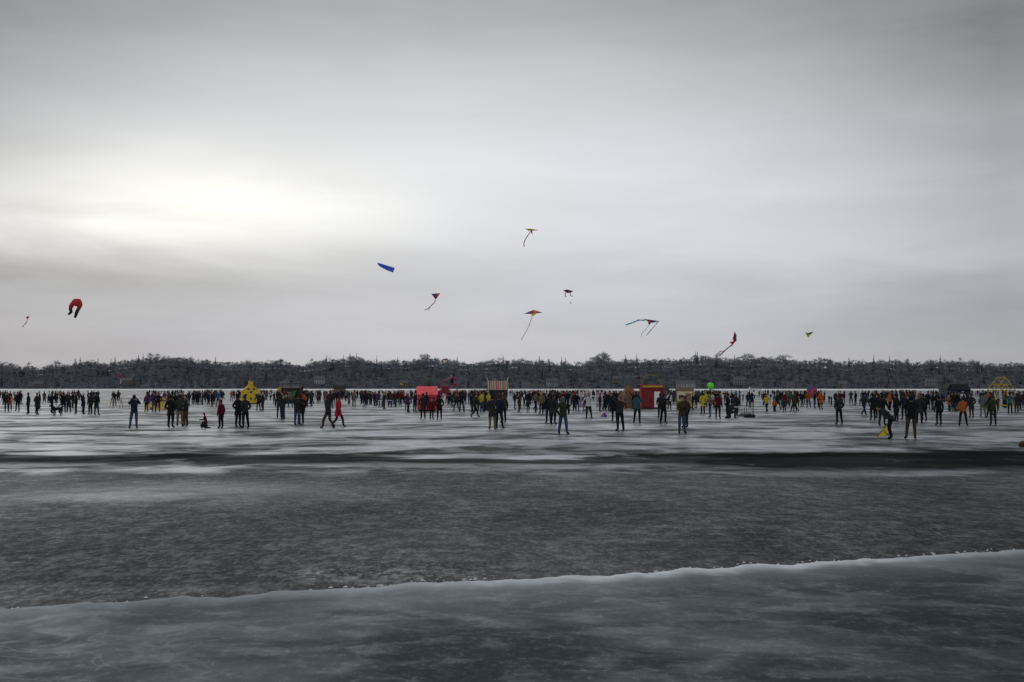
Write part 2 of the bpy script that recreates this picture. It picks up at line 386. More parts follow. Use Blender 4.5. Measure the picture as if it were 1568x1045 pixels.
to=bpy.data.objects.new('distant_trees',me); C.objects.link(to)

# ---------------------------------------------------------------- people
UP=dict(pel=(0,0,.97),wai=(0,0,1.12),che=(0,0,1.33),nek=(0,.0,1.50),h1=(0,.02,1.58),h2=(0,.025,1.67),h3=(0,.01,1.735))
def arm(s,el,wr,pa): return {'sh%s'%s:((-1 if s=='L' else 1)*.19,0,1.41),'el'+s:el,'wr'+s:wr,'pa'+s:pa}
def leg(s,kn,an,to,hp=None):
    q=-1 if s=='L' else 1
    return {'hp'+s:hp or (q*.105,0,.90),'kn'+s:kn,'an'+s:an,'to'+s:to}
def mir(t): return (-t[0],t[1],t[2])
A_down=((.27,-.03,1.14),(.28,.04,.90),(.275,.06,.82))
A_pock=((.31,-.08,1.15),(.22,.08,1.00),(.19,.12,.95))
A_face=((.30,.16,1.30),(.13,.26,1.52),(.08,.25,1.59))
A_fwd=((.27,.12,1.20),(.20,.36,1.24),(.18,.44,1.27))
A_up=((.30,.14,1.50),(.26,.30,1.75),(.25,.34,1.83))
A_chest=((.28,.06,1.15),(.10,.24,1.20),(.04,.26,1.22))
A_back=((.26,-.14,1.17),(.27,-.14,.93),(.27,-.12,.85))
A_front=((.27,.10,1.17),(.26,.28,1.02),(.25,.33,.97))
L_st=((.12,.02,.50),(.13,-.02,.10),(.16,.14,.05))
L_wide=((.17,.02,.50),(.21,-.02,.10),(.26,.13,.05))
L_f=((.11,.22,.53),(.11,.30,.11),(.12,.46,.09))
L_b=((.11,-.02,.50),(.11,-.34,.18),(.12,-.24,.06))
def pose(ar,al,lr,ll,lean=0,turn=0,drop=0,coat=False,hips=None):
    return dict(ar=ar,al=al,lr=lr,ll=ll,lean=lean,turn=turn,drop=drop,coat=coat)
P={
'stand':pose(A_down,A_down,L_st,L_st),
'coat':pose(A_pock,A_pock,L_st,L_st,coat=True),
'pocket':pose(A_pock,A_pock,L_wide,L_st,lean=3),
'photo':pose(A_face,A_face,L_st,L_wide,lean=-4),
'kiter':pose(A_fwd,A_up,L_wide,L_st,lean=-6),
'chest':pose(A_chest,A_chest,L_st,L_st,turn=15),
'point':pose(A_up,A_down,L_st,L_wide,turn=-20),
'walk':pose(A_front,A_back,L_b,L_f,lean=5),
'walk2':pose(A_back,A_front,L_f,L_b,lean=4,coat=True),
'talk':pose(A_front,A_pock,L_wide,L_wide,turn=25),
'bend':pose(((.22,.05,1.10),(.20,.02,.88),(.20,.02,.80)),((.22,.1,1.10),(.20,.05,.88),(.20,.03,.80)),((.14,.10,.50),(.14,-.02,.10),(.17,.14,.05)),((.12,.05,.50),(.13,-.06,.10),(.15,.10,.05)),lean=52),
'kneel':pose(A_fwd,A_fwd,((.15,.34,.52),(.15,.30,.10),(.16,.45,.05)),((.13,.10,.08),(.13,-.32,.08),(.13,-.44,.05)),lean=12,drop=.42),
}
BONES=[('pel','wai',0),('wai','che',0),('che','nek',0),('nek','h1',2),('h1','h2',2),('h2','h3',2)]
for s in 'LR':
    BONES+=[('che','sh'+s,0),('sh'+s,'el'+s,0),('el'+s,'wr'+s,0),('wr'+s,'pa'+s,4),('pel','hp'+s,0),('hp'+s,'kn'+s,1),('kn'+s,'an'+s,1),('an'+s,'to'+s,3)]
RAD=dict(pel=.150,wai=.150,che=.165,nek=.07,h1=.085,h2=.112,h3=.085,sh=.088,el=.068,wr=.050,pa=.040,hp=.105,kn=.078,an=.056,to=.052)
SLOTS=6
def build_person(name,ps,slim=1.0):
    J={k:Vector(v) for k,v in UP.items()}
    for s,a,l in (('R',ps['ar'],ps['lr']),('L',ps['al'],ps['ll'])):
        f=(lambda t:t) if s=='R' else mir
        for k,v in arm(s,*[f(t) for t in a]).items(): J[k]=Vector(v)
        for k,v in leg(s,*[f(t) for t in l]).items(): J[k]=Vector(v)
    piv=Vector((0,0,.97)); Rm=Matrix.Rotation(math.radians(-ps['lean']),4,'X')@Matrix.Rotation(math.radians(ps['turn']),4,'Z')
    upk=['wai','che','nek','h1','h2','h3']+[a+s for a in('sh','el','wr','pa') for s in 'LR']
    def tr(v): return piv+(Rm@(v-piv))-Vector((0,0,ps['drop']))
    for k in upk: J[k]=tr(J[k])
    for k in ('pel','hpL','hpR'): J[k]=J[k]-Vector((0,0,ps['drop']))
    names=list(J); idx={k:i for i,k in enumerate(names)}
    me=bpy.data.meshes.new('t'); me.from_pydata([tuple(J[k]) for k in names],[(idx[a],idx[b]) for a,b,_ in BONES],[])
    ob=bpy.data.objects.new('t',me); C.objects.link(ob)
    sk=ob.modifiers.new('s','SKIN'); sk.branch_smoothing=.3
    for k in names:
        r=RAD[k if k in RAD else k[:2]]*slim; sv=me.skin_vertices[0].data[idx[k]]; sv.radius=(r,r)
        sv.use_root=(k=='pel')
    sb=ob.modifiers.new('u','SUBSURF'); sb.levels=2
    dg=bpy.context.evaluated_depsgraph_get(); ev=ob.evaluated_get(dg); em=bpy.data.meshes.new_from_object(ev)
    bpy.data.objects.remove(ob)
    V=[v.co.copy() for v in em.vertices]; Fc=[tuple(p.vertices) for p in em.polygons]; MI=[]
    hb=(J['h3']-J['h1']).normalized(); 
    for p in em.polygons:
        c=p.center; best=9;bm_=0;bn=None
        for a,b,mt in BONES:
            A=J[a];B=J[b]; t=max(0,min(1,(c-A).dot(B-A)/max(1e-6,(B-A).length_squared))); dd=(c-(A+(B-A)*t)).length
            if dd<best: best=dd;bm_=mt;bn=(a,b)
        if bm_==2:
            u=(c-J['h1']).dot(hb); fw=(Rm.to_3x3()@Vector((0,1,0)))
            front=(c-J['h1']).dot(fw)
            if u>.105 or (u>-.02 and front<-.005): bm_=5
            if u<-.04: bm_=0   # collar / scarf
        MI.append(bm_)
    def add(vs,fs,mt):
        b=len(V); V.extend(vs); Fc.extend([tuple(b+i for i in f) for f in fs]); MI.extend([mt]*len(fs))
    for s in 'LR':
        d_=(J['pa'+s]-J['wr'+s]).normalized(); q=-1 if s=='L' else 1
        side=d_.cross(Vector((1,0,0)));  side=side.normalized() if side.length>.1 else Vector((0,0,1))
        curl=(Vector((-q,0,0))-d_*Vector((-q,0,0)).dot(d_)).normalized()
        for i,(ln) in enumerate((.070,.080,.075,.058)):
            o=J['pa'+s]+side*(-.030+.020*i)*-1
            pts=[o,o+d_*ln*.5+curl*.004,o+d_*ln*.8+curl*.018,o+d_*ln*.95+curl*.036]
            vv=[];ff=[]; tube_geo(vv,ff,pts,[.0115,.0105,.0095,.006],5); add(vv,ff,4)
        o=J['wr'+s].lerp(J['pa'+s],.5)+side*.03
        vv=[];ff=[]; tube_geo(vv,ff,[o,o+side*.028+d_*.025,o+side*.034+d_*.055],[.015,.013,.008],5); add(vv,ff,4)
    hc=J['h2']; fw=Rm.to_3x3()@Vector((0,1,0)); rt=Rm.to_3x3()@Vector((1,0,0)); up_=hb
    fd=.085
    n0=hc+fw*fd; add([n0+up_*.02,n0-up_*.03-rt*.016,n0-up_*.03+rt*.016,n0+fw*.03-up_*.022],[(0,1,3),(0,3,2),(1,2,3)],2)
    for q in (-1,1):
        e=hc+fw*(fd-.006)+rt*.032*q+up_*.010
        add([e+rt*.012,e+up_*.007+fw*.006,e-rt*.012,e-up_*.007+fw*.006],[(0,1,2,3)],3)
        e=hc+rt*.085*q-up_*.01
        add([e+up_*.03,e+fw*.016,e-up_*.03,e-fw*.02+rt*q*.02],[(0,1,3),(1,2,3),(0,1,2)],2)
    e=hc+fw*(fd-.004)-up_*.052; add([e-rt*.022,e-up_*.006+fw*.004,e+rt*.022,e+up_*.006+fw*.004],[(0,1,2,3)],3)
    if ps['coat']:
        vv=[];ff=[]; pc=J['pel']; 
        tube_geo(vv,ff,[pc+Vector((0,0,.08)),pc-Vector((0,0,.08)),pc-Vector((0,.0,.32))],[.165,.19,.225],14,cap=False); 
        vv=[Vector((v.x,(v.y)*.85,v.z)) for v in vv]; add(vv,ff,0)
    else:
        vv=[];ff=[]; pc=J['pel']; tube_geo(vv,ff,[pc+Vector((0,0,.06)),pc-Vector((0,0,.09))],[.160,.180],14,cap=False); vv=[Vector((v.x,v.y*.85,v.z)) for v in vv]; add(vv,ff,0)
    # knitted hat: rounded dome closed over the crown
    vv=[];ff=[]; hq=hc-fw*.008
    tube_geo(vv,ff,[hq+up_*.018,hq+up_*.05,hq+up_*.085,hq+up_*.108,hq+up_*.118],[.090,.090,.074,.046,.012],12,cap=True); add(vv,ff,5)
    mz=min(v.z for v in V); V=[Vector((v.x,v.y,v.z-mz)) for v in V]
    me=bpy.data.meshes.new(name); me.from_pydata([tuple(v) for v in V],[],Fc)
    me.polygons.foreach_set('material_index',MI); me.polygons.foreach_set('use_smooth',[True]*len(Fc)); me.update()
    for i in range(SLOTS): me.materials.append(None)
    return me
T={k:build_person('person_'+k,v,1.0 if k not in('chest','walk2') else .93) for k,v in P.items()}
cl={}
for n_,c_ in dict(black=(.012,.012,.014),char=(.026,.026,.030),navy=(.015,.02,.042),jean=(.035,.058,.115),dkjean=(.02,.03,.052),brown=(.055,.036,.024),tan=(.14,.11,.07),olive=(.032,.036,.022),
  red=(.30,.02,.03),dkred=(.085,.010,.014),orange=(.38,.09,.02),yellow=(.45,.35,.04),blue=(.03,.08,.26),teal=(.03,.085,.10),purple=(.07,.03,.10),pink=(.40,.08,.18),white=(.50,.51,.53),grey=(.11,.11,.12),green=(.04,.18,.05),
  skin=(.40,.23,.17),skin2=(.30,.17,.11),boot=(.012,.011,.010),hair=(.04,.022,.012)).items():
    cl[n_]=mat('cloth_'+n_,c_,.9,.18,9,.1)
def person(b,dist,ps,rot,jk,tr='black',hat='black',sc=1.0,name='person',parent=None,glove='black',skin='skin'):
    o=bpy.data.objects.new(name,T[ps]); C.objects.link(o); o.location=at(b,dist)
    o.rotation_euler=(0,0,math.radians(rot)); o.scale=(sc,sc,sc)
    for i,c in enumerate((jk,tr,skin,'boot',glove,hat)):
        o.material_slots[i].link='OBJECT'; o.material_slots[i].material=cl[c]
    if parent: o.parent=parent
    return o
PP=[ # bearing, foot dip, pose, facing, jacket, trousers, hat, scale
(11,631,'stand',200,'char','dkjean','orange',1),(16,629,'coat',20,'orange','black','black',.9),(28,630,'pocket',160,'black','black','black',1),(44,634,'stand',90,'navy','black','hair',1),(57,635,'coat',-100,'char','black','black',1),
(80,633,'talk',-60,'black','dkjean','black',1),(98,632,'coat',30,'black','black','char',1),(106,632,'stand',200,'char','black','hair',1),(117,634,'pocket',100,'black','black','black',1),(128,634,'coat',-90,'navy','black','white',1),(139,635,'stand',60,'char','black','black',1),(148,636,'pocket',-20,'black','dkjean','black',1.02),
(206,656,'photo',10,'navy','jean','hair',1),(262,655,'coat',-20,'black','black','black',1),(276,652,'stand',10,'olive','tan','black',1),(285,653,'talk',80,'char','brown','hair',1),
(339,656,'stand',60,'dkred','black','dkred',.86),(365,654,'coat',-30,'black','black','black',1),(376,656,'pocket',50,'char','black','char',1),
(428,640,'stand',0,'olive','dkjean','black',1),(434,643,'photo',120,'char','dkjean','green',.95),(455,651,'kiter',-30,'char','jean','black',1),(461,650,'coat',20,'black','navy','hair',1),
(503,656,'walk',60,'char','brown','dkred',.98),(518,654,'walk2',-50,'red','black','dkred',.98),
(648,641,'coat',20,'char','black','black',1),(661,642,'stand',-30,'dkred','black','pink',.8),(673,642,'coat',0,'black','black','black',.95),
(727,639,'walk',-70,'char','black','hair',1),(754,657,'coat',10,'char','tan','black',1),(764,656,'pocket',-20,'navy','black','hair',1),(771,647,'stand',30,'olive','black','brown',1),
(829,634,'stand',150,'tan','black','yellow',1),(840,648,'stand',20,'black','dkjean','black',1),(847,650,'coat',-40,'char','black','hair',1),(862,665,'talk',-30,'olive','jean','grey',.98),
(901,641,'photo',170,'white','black','hair',1),(880,630,'stand',20,'black','black','red',1),(941,645,'coat',10,'black','black','black',1),(949,660,'kiter',30,'char','black','grey',1),(976,648,'photo',-10,'teal','black','char',1),
(1011,640,'coat',20,'navy','black','black',1),(1016,649,'point',-40,'black','black','black',1),(1044,664,'chest',190,'brown','jean','hair',1),(1049,655,'stand',30,'char','black','brown',.97),
(1076,634,'coat',20,'yellow','black','black',1),(1087,640,'talk',80,'tan','jean','hair',1),(1099,641,'stand',-20,'dkred','black','black',1),(1114,640,'pocket',60,'black','black','hair',1),(1127,638,'coat',-60,'char','dkjean','blue',1),
(1217,630,'stand',20,'dkred','black','black',1),(1190,628,'walk2',-60,'black','black','grey',1),(1284,650,'pocket',20,'char','black','brown',.98),
(1322,636,'walk',-60,'char','dkjean','black',1),(1336,643,'coat',10,'black','black','black',1),(1344,640,'stand',30,'navy','black','hair',1),(1350,652,'talk',-60,'black','char','black',1),
(1363,672,'bend',60,'char','black','black',.95),(1395,672,'photo',-10,'black','brown','black',1.03),(1372,646,'coat',40,'black','black','black',1),(1384,643,'stand',10,'navy','black','black',1),(1407,649,'coat',-20,'char','black','tan',1),(1414,645,'pocket',30,'black','black','black',1),
(1437,651,'stand',15,'black','black','black',.95),(1474,652,'talk',-20,'orange','black','hair',.93),(1487,640,'coat',20,'char','brown','brown',1),(1504,638,'pocket',0,'grey','tan','hair',1),(1520,651,'stand',-10,'olive','char','brown',.98),(1516,640,'walk2',50,'black','black','red',1),(1546,634,'stand',-10,'teal','black','black',1),(1556,632,'coat',10,'char','black','black',.95),
]
for (b,dip,ps,rt_,jk,tr_,ht_,sc) in PP:
    person(b,dist_of(dip),ps,rt_,jk,tr_,ht_,sc)
person(316,dist_of(656),'kneel',90,'dkred','black','dkred',.62,name='child')
person(1118,dist_of(641),'kneel',-60,'char','black','black',.9)
crowd=empty('crowd',(0,0,0))
jks=['black']*20+['char']*14+['navy']*8+['brown']*3+['olive']*3+['dkred']*2+['grey']*2+['teal','purple','red','blue','orange','yellow','white','tan']
keys=['stand','coat','pocket','photo','chest','point','walk','walk2','talk','coat','coat','stand','stand','pocket']
segs=[(0,160,26),(165,215,3),(222,330,34),(300,430,50),(430,620,95),(600,760,80),(700,900,105),(860,1090,100),(1060,1260,66),(1240,1330,14),(1325,1568,85),(1568,1750,25),(-180,0,20)]
for a_,b_,n_ in segs:
    for i in range(n_):
        dist=random.choice([random.uniform(125,210),random.uniform(190,330),random.uniform(280,520)])
        if a_<220 or a_>=1568: dist=random.uniform(130,320)
        b=random.uniform(a_,b_)
        g=random.choice([1,1,2,3])
        for k in range(g):
            person(b+k*random.uniform(.35,.9)*F/dist,dist+random.uniform(-3,3),random.choice(keys),random.uniform(0,360),random.choice(jks),random.choice(['black','black','dkjean','char','brown','jean']),random.choice(['black']*4+['char','hair','hair','dkred','grey','white','tan']),random.choice([1,1,1,.97,1.03,.93,.65]),name='spectator',parent=crowd)

# ---------------------------------------------------------------- dog
def skin_obj(name,pts,edges,rad,m,loc,rot,sc=1,root=0):
    me=bpy.data.meshes.new('t'); me.from_pydata(pts,edges,[]); ob=bpy.data.objects.new('t',me); C.objects.link(ob)
    ob.modifiers.new('s','SKIN').branch_smoothing=.4
    for i,r in enumerate(rad): me.skin_vertices[0].data[i].radius=(r,r); me.skin_vertices[0].data[i].use_root=(i==root)
    ob.modifiers.new('u','SUBSURF').levels=2
    em=bpy.data.meshes.new_from_object(ob.evaluated_get(bpy.context.evaluated_depsgraph_get())); bpy.data.objects.remove(ob)
    em.name=name; em.materials.clear(); em.materials.append(m)
    em.polygons.foreach_set('use_smooth',[True]*len(em.polygons))
    o=bpy.data.objects.new(name,em); C.objects.link(o); o.location=loc; o.rotation_euler=(0,0,rot); o.scale=(sc,sc,sc); return o
dpts=[(-.05,0,.50),(.20,0,.48),(-.28,0,.53),(.33,0,.60),(.42,0,.72),(.52,0,.70),(.60,0,.67),
 (.20,.09,.40),(.17,.10,.22),(.19,.10,.03),(.20,-.09,.40),(.17,-.10,.22),(.22,-.10,.03),
 (-.26,.09,.42),(-.18,.10,.27),(-.33,.10,.15),(-.31,.10,.03),(-.26,-.09,.42),(-.18,-.10,.27),(-.33,-.10,.15),(-.31,-.10,.03),
 (-.42,0,.60),(-.56,0,.68),(.39,.06,.80),(.39,-.06,.80),(.24,.10,.02),(.27,-.10,.02),(-.25,.10,.02),(-.25,-.10,.02)]
ded=[(0,1),(0,2),(1,3),(3,4),(4,5),(5,6),(1,7),(7,8),(8,9),(1,10),(10,11),(11,12),(2,13),(13,14),(14,15),(15,16),(2,17),(17,18),(18,19),(19,20),(2,21),(21,22),(4,23),(4,24),(9,25),(12,26),(16,27),(20,28)]
drad=[.11,.14,.11,.085,.08,.05,.035,.06,.04,.03,.06,.04,.03,.08,.05,.03,.028,.08,.05,.03,.028,.03,.02,.025,.025,.028,.028,.028,.028]
skin_obj('dog',dpts,ded,drad,cl['black'],at(88,dist_of(637)),math.radians(170),1.1)

# ---------------------------------------------------------------- ice shanties & festival structures
coral=mat('coral_paint',(.80,.05,.08),.6,.1,3); coral2=mat('coral_roof',(.92,.14,.16),.6,.1,3); darkw=mat('dark_wood',(.03,.026,.024),.8,.2,4); yel=mat('yellow_paint',(.66,.46,.03),.6,.15,3)
yel2=mat('yellow_frame_paint',(.38,.27,.03),.6,.15,3); wood=mat('lumber',(.22,.15,.09),.8,.2,5); whitep=mat('white_paint',(.75,.75,.77),.6,.05,3); pinkp=mat('pink_paint',(.42,.05,.12),.6,.1,3)
redp=mat('red_paint',(.20,.018,.026),.7,.2,3); beige=mat('beige_board',(.70,.60,.38),.8,.15,3); orangep=mat('orange_canvas',(.20,.095,.042),.8,.2,3); greenp=mat('lime_vinyl',(.12,.85,.04),.4,.1,3); blk=mat('black_steel',(.012,.012,.013),.5,.1,3)
film=mat('plastic_film',(.40,.33,.37),.4,.2,2); 
def shanty(name,b,dist,w_,d_,h,rh,wall,roof,rot=0,ridge='x',door=None,winm=None,planks=None):
    e=empty(name,at(b,dist),rot)
    box('skids',(0,0,.07),(w_*.9,d_*.9,.13),darkw,e)
    box('walls',(0,0,.13+h/2),(w_,d_,h),wall,e)
    gable_ends('gable_walls',w_-.01,d_-.01,.13+h,rh,wall,e,ridge); gable('roof',w_,d_,.13+h,rh,.10,.04,roof,e,ridge)
    if door: box('door',(w_*.22,-d_/2-.012,.13+h*.42),(.6,.03,h*.8),door,e)
    if winm: box('window',(-w_*.22,-d_/2-.012,.13+h*.6),(.5,.03,.42),winm,e); box('window_frame',(-w_*.22,-d_/2-.01,.13+h*.6),(.6,.022,.52),trim,e)
    if planks:
        for i in range(1,7): box('plank_gap_%d'%i,(0,-d_/2-.004,.13+h*i/7),(w_,.01,.02),planks,e)
    for q in (-1,1): box('corner_%d'%q,(q*(w_/2),-d_/2-.005,.13+h/2),(.07,.07,h),planks or roof,e)
    return e
e=shanty('red_ice_shanty',654,132,1.75,1.6,1.45,.68,coral,coral2,.12,'x',planks=redp,door=redp)
bars('flag_pole',[((.3,0,2.2),(.3,0,3.0))],.02,blk,e); mobj('flag',[(.3,0,3.0),(.55,.02,2.93),(.55,.0,2.7),(.3,0,2.75)],[(0,1,2,3)],cl['green'],e)
e=empty('swing_tower',at(688,175),.2)
sg=[]
for s in (-1,1):
    sg+=[((-1.3,s*.6,0),(-.9,s*.5,3.1)),((1.2,s*.6,0),(.8,s*.5,3.3)),((-.9,s*.5,3.1),(.9,s*.5,3.5)),((-1.2,s*.6,1.2),(1.1,s*.6,1.2)),((-1.2,s*.6,.6),(.9,s*.5,3.0))]
for k in range(6): x=-.9+k*.34; z=3.1+(x+.9)*.22; sg.append(((x,-.5,z),(x,.5,z)))
bars('frame',sg,.04,pinkp,e); box('platform',(.7,0,2.5),(1.1,1.1,.12),redp,e); box('drape',(-.6,-.62,1.9),(.9,.04,.9),redp,e)
person(693,175,'kneel',100,'char','black','white',.85).location.z=2.56
e=shanty('yellow_playhouse',384,195,2.5,2.0,1.6,.95,yel,yel,.25,'y',planks=yel2)
box('cupola',(0,0,2.8),(.6,.6,.5),yel,e); gable('cupola_roof',.6,.6,3.05,.25,.06,.03,yel2,e,'y')
for i,(x,z) in enumerate(((-.7,1.2),(0,1.6),(.7,1.2),(0,.7),(-.35,2.0),(.35,2.0))):
    V=[];Fc=[]; tube_geo(V,Fc,[(x,-1.03,z),(x,-.99,z)],[.17,.17],12); mobj('porthole_%d'%i,V,Fc,win,e)
for s in (-1,1): bars('brace_%d'%s,[((s*1.27,-1.05,1.1),(s*1.6,-1.05,.1))],.05,yel,e)
e=shanty('dark_ice_shanty',448,200,2.6,2.0,2.0,.3,darkw,blk,-.1,'x',door=cl['green'],winm=win)
bars('roof_rail',[((-1.2,-.9,2.2),(-1.2,-.9,2.8)),((1.2,-.9,2.2),(1.2,-.9,2.8)),((-1.2,-.9,2.8),(1.2,-.9,2.8)),((0,-.9,2.2),(0,-.9,2.8))],.03,blk,e)
box('sign',(-1.6,-.9,1.9),(.5,.04,.7),cl['yellow'],e)
pw=patchwork('patchwork_cloth',[(.60,.46,.05),(.35,.04,.22),(.68,.56,.10),(.08,.10,.25),(.50,.13,.27),(.62,.52,.2)],3.2)
e=empty('patchwork_stall',at(243,140),.1)
box('counter',(0,0,.45),(2.3,1.2,.9),pw,e); box('upper_band',(.1,.3,1.15),(1.3,.7,.4),pw,e); box('worktop',(0,-.05,.93),(2.4,1.35,.04),cl['grey'],e)
bars('posts',[((-1,.6,.9),(-1,.6,1.8)),((1,.6,.9),(1,.6,1.8)),((-1,.6,1.8),(1,.6,1.8))],.02,blk,e); 
st=striped('striped_canopy',[(.38,.07,.15),(.42,.35,.10),(.05,.17,.17),(.38,.38,.36),(.25,.05,.09),(.42,.25,.09)],0,1.3)
e=empty('striped_tent',at(762,165),.06)
box('walls',(0,0,1.0),(2.0,1.8,1.9),darkw,e); gable('canopy',2.2,1.9,2.0,.95,.1,.03,st,e,'x'); gable_ends('canopy_ends',2.2,1.9,2.0,.95,pinkp,e,'x')
bars('tent_poles',[((-1.15,-.98,0),(-1.15,-.98,2)),((1.15,-.98,0),(1.15,-.98,2)),((-1.1,0,2.9),(-1.25,0,3.3)),((1.1,0,2.9),(1.25,0,3.4))],.03,whitep,e)
e=empty('greenhouse_shelter',at(912,138),-.05); W=3.2
sg=[]
for y in (-.9,.9):
    for i in range(9): x=-W/2+W*i/8; sg.append(((x,y,0),(x,y,2.0)))
    for z in (.05,.7,1.35,2.0): sg.append(((-W/2,y,z),(W/2,y,z)))
for x in (-W/2,W/2):
    for z in (.05,.7,1.35,2.0): sg.append(((x,-.9,z),(x,.9,z)))
bars('frame',sg,.038,whitep,e)
for i in (0,1,2,4,5,7): x=-W/2+W*(i+.5)/8; box('panel_%d'%i,(x,-.87,1.0),(W/8-.08,.015,1.5),film,e)
e=empty('canvas_tent',at(963,150),.3)
V=[(-.8,-.8,0),(.8,-.8,0),(.8,.8,0),(-.8,.8,0),(-.7,-.7,1.5),(.7,-.7,1.5),(.7,.7,1.5),(-.7,.7,1.5),(-.2,0,2.4),(.2,0,2.4)]
mobj('canvas',V,[(0,1,5,4),(1,2,6,5),(2,3,7,6),(3,0,4,7),(4,5,9,8),(5,6,9),(6,7,8,9),(7,4,8)],orangep,e)
bars('poles',[((-.5,-.1,2.0),(.3,.1,2.9)),((.5,.1,2.0),(-.3,-.1,2.8))],.03,wood,e)
e=shanty('red_curtain_booth',997,146,2.2,1.8,2.0,.35,redp,redp,.05,'x',door=whitep)
box('curtain',(-.5,-.93,1.15),(.8,.05,1.8),redp,e); box('banner',(0,-.99,2.30),(2.0,.04,.16),cl['yellow'],e)
bars('mast_frame',[((-1.1,.5,2.3),(-.5,.2,3.6)),((1.1,.5,2.3),(.6,.2,3.7)),((-.5,.2,3.4),(.7,.2,3.45))],.02,yel2,e)
e=shanty('plywood_hut',1048,150,1.7,1.6,1.75,.3,beige,cl['tan'],-.08,'x',winm=win,door=wood); box('lower_board',(0,-.83,.5),(1.6,.03,.6),yel2,e)
e=shanty('grey_hut',1012,190,1.6,1.6,1.9,.3,cl['grey'],darkw,.2,'x',winm=win)
e=empty('lime_balloon',at(1088,140)); bars('pole',[((0,0,0),(0,0,2.1))],.02,blk,e)
bm=bmesh.new(); bmesh.ops.create_icosphere(bm,subdivisions=3,radius=.32)
for v in bm.verts: v.co.z=v.co.z*1.05+2.35-(0.06 if v.co.z<-.25 else 0)
me=bpy.data.meshes.new('ball'); bm.to_mesh(me); bm.free(); me.materials.append(greenp); me.polygons.foreach_set('use_smooth',[True]*len(me.polygons)); o=bpy.data.objects.new('ball',me); C.objects.link(o); o.parent=e
V=[];Fc=[]; tube_geo(V,Fc,[(0,0,2.02),(0,0,2.08)],[.06,.02],8); mobj('knot',V,Fc,greenp,e)
e=empty('yellow_a_frame',at(1533,155),.15)
sg=[]
for y in (-.9,.9):
    sg+=[((-1.25,y,0),(-1.05,y,1.9)),((1.25,y,0),(1.05,y,1.9)),((-1.2,y,1.85),(0,y,3.3)),((1.2,y,1.85),(0,y,3.3)),((-1.05,y,1.9),(1.05,y,1.9)),((-.6,y,2.5),(.6,y,2.5)),((-.6,y,1.9),(0,y,2.6)),((.6,y,1.9),(0,y,2.6))]
for x,z in ((-1.05,1.9),(1.05,1.9),(0,3.3)): sg.append(((x,-.9,z),(x,.9,z)))
bars('frame',sg,.05,yel2,e); box('deck',(0,0,.25),(2.3,1.7,.12),yel2,e)
e=shanty('blue_ice_shanty',1468,190,2.2,1.8,1.8,.7,cl['navy'],cl['char'],.2,'x',winm=win)
e=shanty('grey_ice_shanty',1452,230,2.4,1.8,1.9,.8,cl['grey'],darkw,.4,'y',winm=win)
e=shanty('small_wood_shanty',520,330,2.6,2.0,1.9,.7,wood,darkw,.2,'x',door=darkw)
e=shanty('white_ice_shanty',1155,420,3.0,2.2,2.0,.6,whitep,cl['grey'],.2,'x',winm=win)
e=shanty('pink_ice_shanty',1243,330,1.8,1.6,1.7,.7,pinkp,cl['blue'],.2,'y',door=darkw)
fcol=['dkred','yellow','blue','dkred','green','teal','grey','black']
for b,dd,hh in ((655,240,4.2),(700,200,3.4),(748,230,3.7),(612,180,2.8),(980,170,3.5),(445,240,3.4),(1080,230,3.4),(1240,200,2.9),(1500,200,3.2),(1560,180,2.9),(87,170,2.6),(322,260,3.0)):
    e=empty('flag_pole',at(b,dd)); V=[];Fc=[]; tube_geo(V,Fc,[(0,0,0),(0,0,hh)],[.03,.02],6); mobj('pole',V,Fc,blk,e)
    s=random.choice((-1,1)); mobj('flag',[(0,0,hh),(s*.2,.05,hh-.02),(s*.40,0,hh-.1),(s*.40,0,hh-.30),(s*.2,.05,hh-.24),(0,0,hh-.26)],[(0,1,4,5),(1,2,3,4)],cl[random.choice(fcol)],e)
e=empty('wooden_barrier',at(186,150),.1)
sg=[]
for x in (-1,0,1): sg+=[((x-.15,-.25,0),(x,0,1.05)),((x+.15,.25,0),(x,0,1.05))]
sg+=[((-1.1,0,1.0),(1.1,0,1.0)),((-1.1,0,.6),(1.1,0,.6))]; bars('rails',sg,.03,wood,e)
def table(b,dd,rot=0,m=whitep):
    e=empty('folding_table',at(b,dd),rot); box('top',(0,0,.74),(1.5,.7,.04),m,e)
    sg=[]
    for x in (-.65,.65): sg+=[((x,-.3,0),(x,-.3,.72)),((x,.3,0),(x,.3,.72)),((x,-.3,.3),(x,.3,.3))]
    bars('legs',sg,.02,blk,e); return e
table(1128,104,.1); table(1140,112,-.2,wood); table(590,160,.2); table(1390,150,.1,beige)
def duffel(b,dd,m,L_=1.1,r=.2,name='duffel_bag'):
    e=empty(name,at(b,dd),.1); V=[];Fc=[]; tube_geo(V,Fc,[(-L_/2,0,r*.7),(-L_/2+.08,0,r*.8),(0,0,r*.95),(L_/2-.08,0,r*.8),(L_/2,0,r*.7)],[r*.5,r*.85,r,r*.85,r*.5],12)
    V=[Vector((v.x,v.y,max(v.z,.004))) for v in V]; mobj('body',V,Fc,m,e,smooth=True)
    V=[];Fc=[]; tube_geo(V,Fc,[(-.15,0,r*1.7),(-.10,0,r*2.1),(.10,0,r*2.1),(.15,0,r*1.7)],[.015]*4,6); mobj('handle',V,Fc,m,e); return e
duffel(1147,102,blk,.85,.15); duffel(1137,106,cl['grey'],.6,.12); duffel(1567,51,cl['brown'],.40,.10); duffel(313,77,cl['char'],.4,.11)
e=empty('dome_tent',at(925,104),.2)
V=[];Fc=[];mi=[];n=10;R_=.36
for j in range(5):
    ph=j/5*math.pi/2
    for k in range(n): th=2*math.pi*k/n; V.append((R_*math.cos(ph)*math.cos(th),R_*math.cos(ph)*math.sin(th),R_*.95*math.sin(ph)))
V.append((0,0,R_*.97))
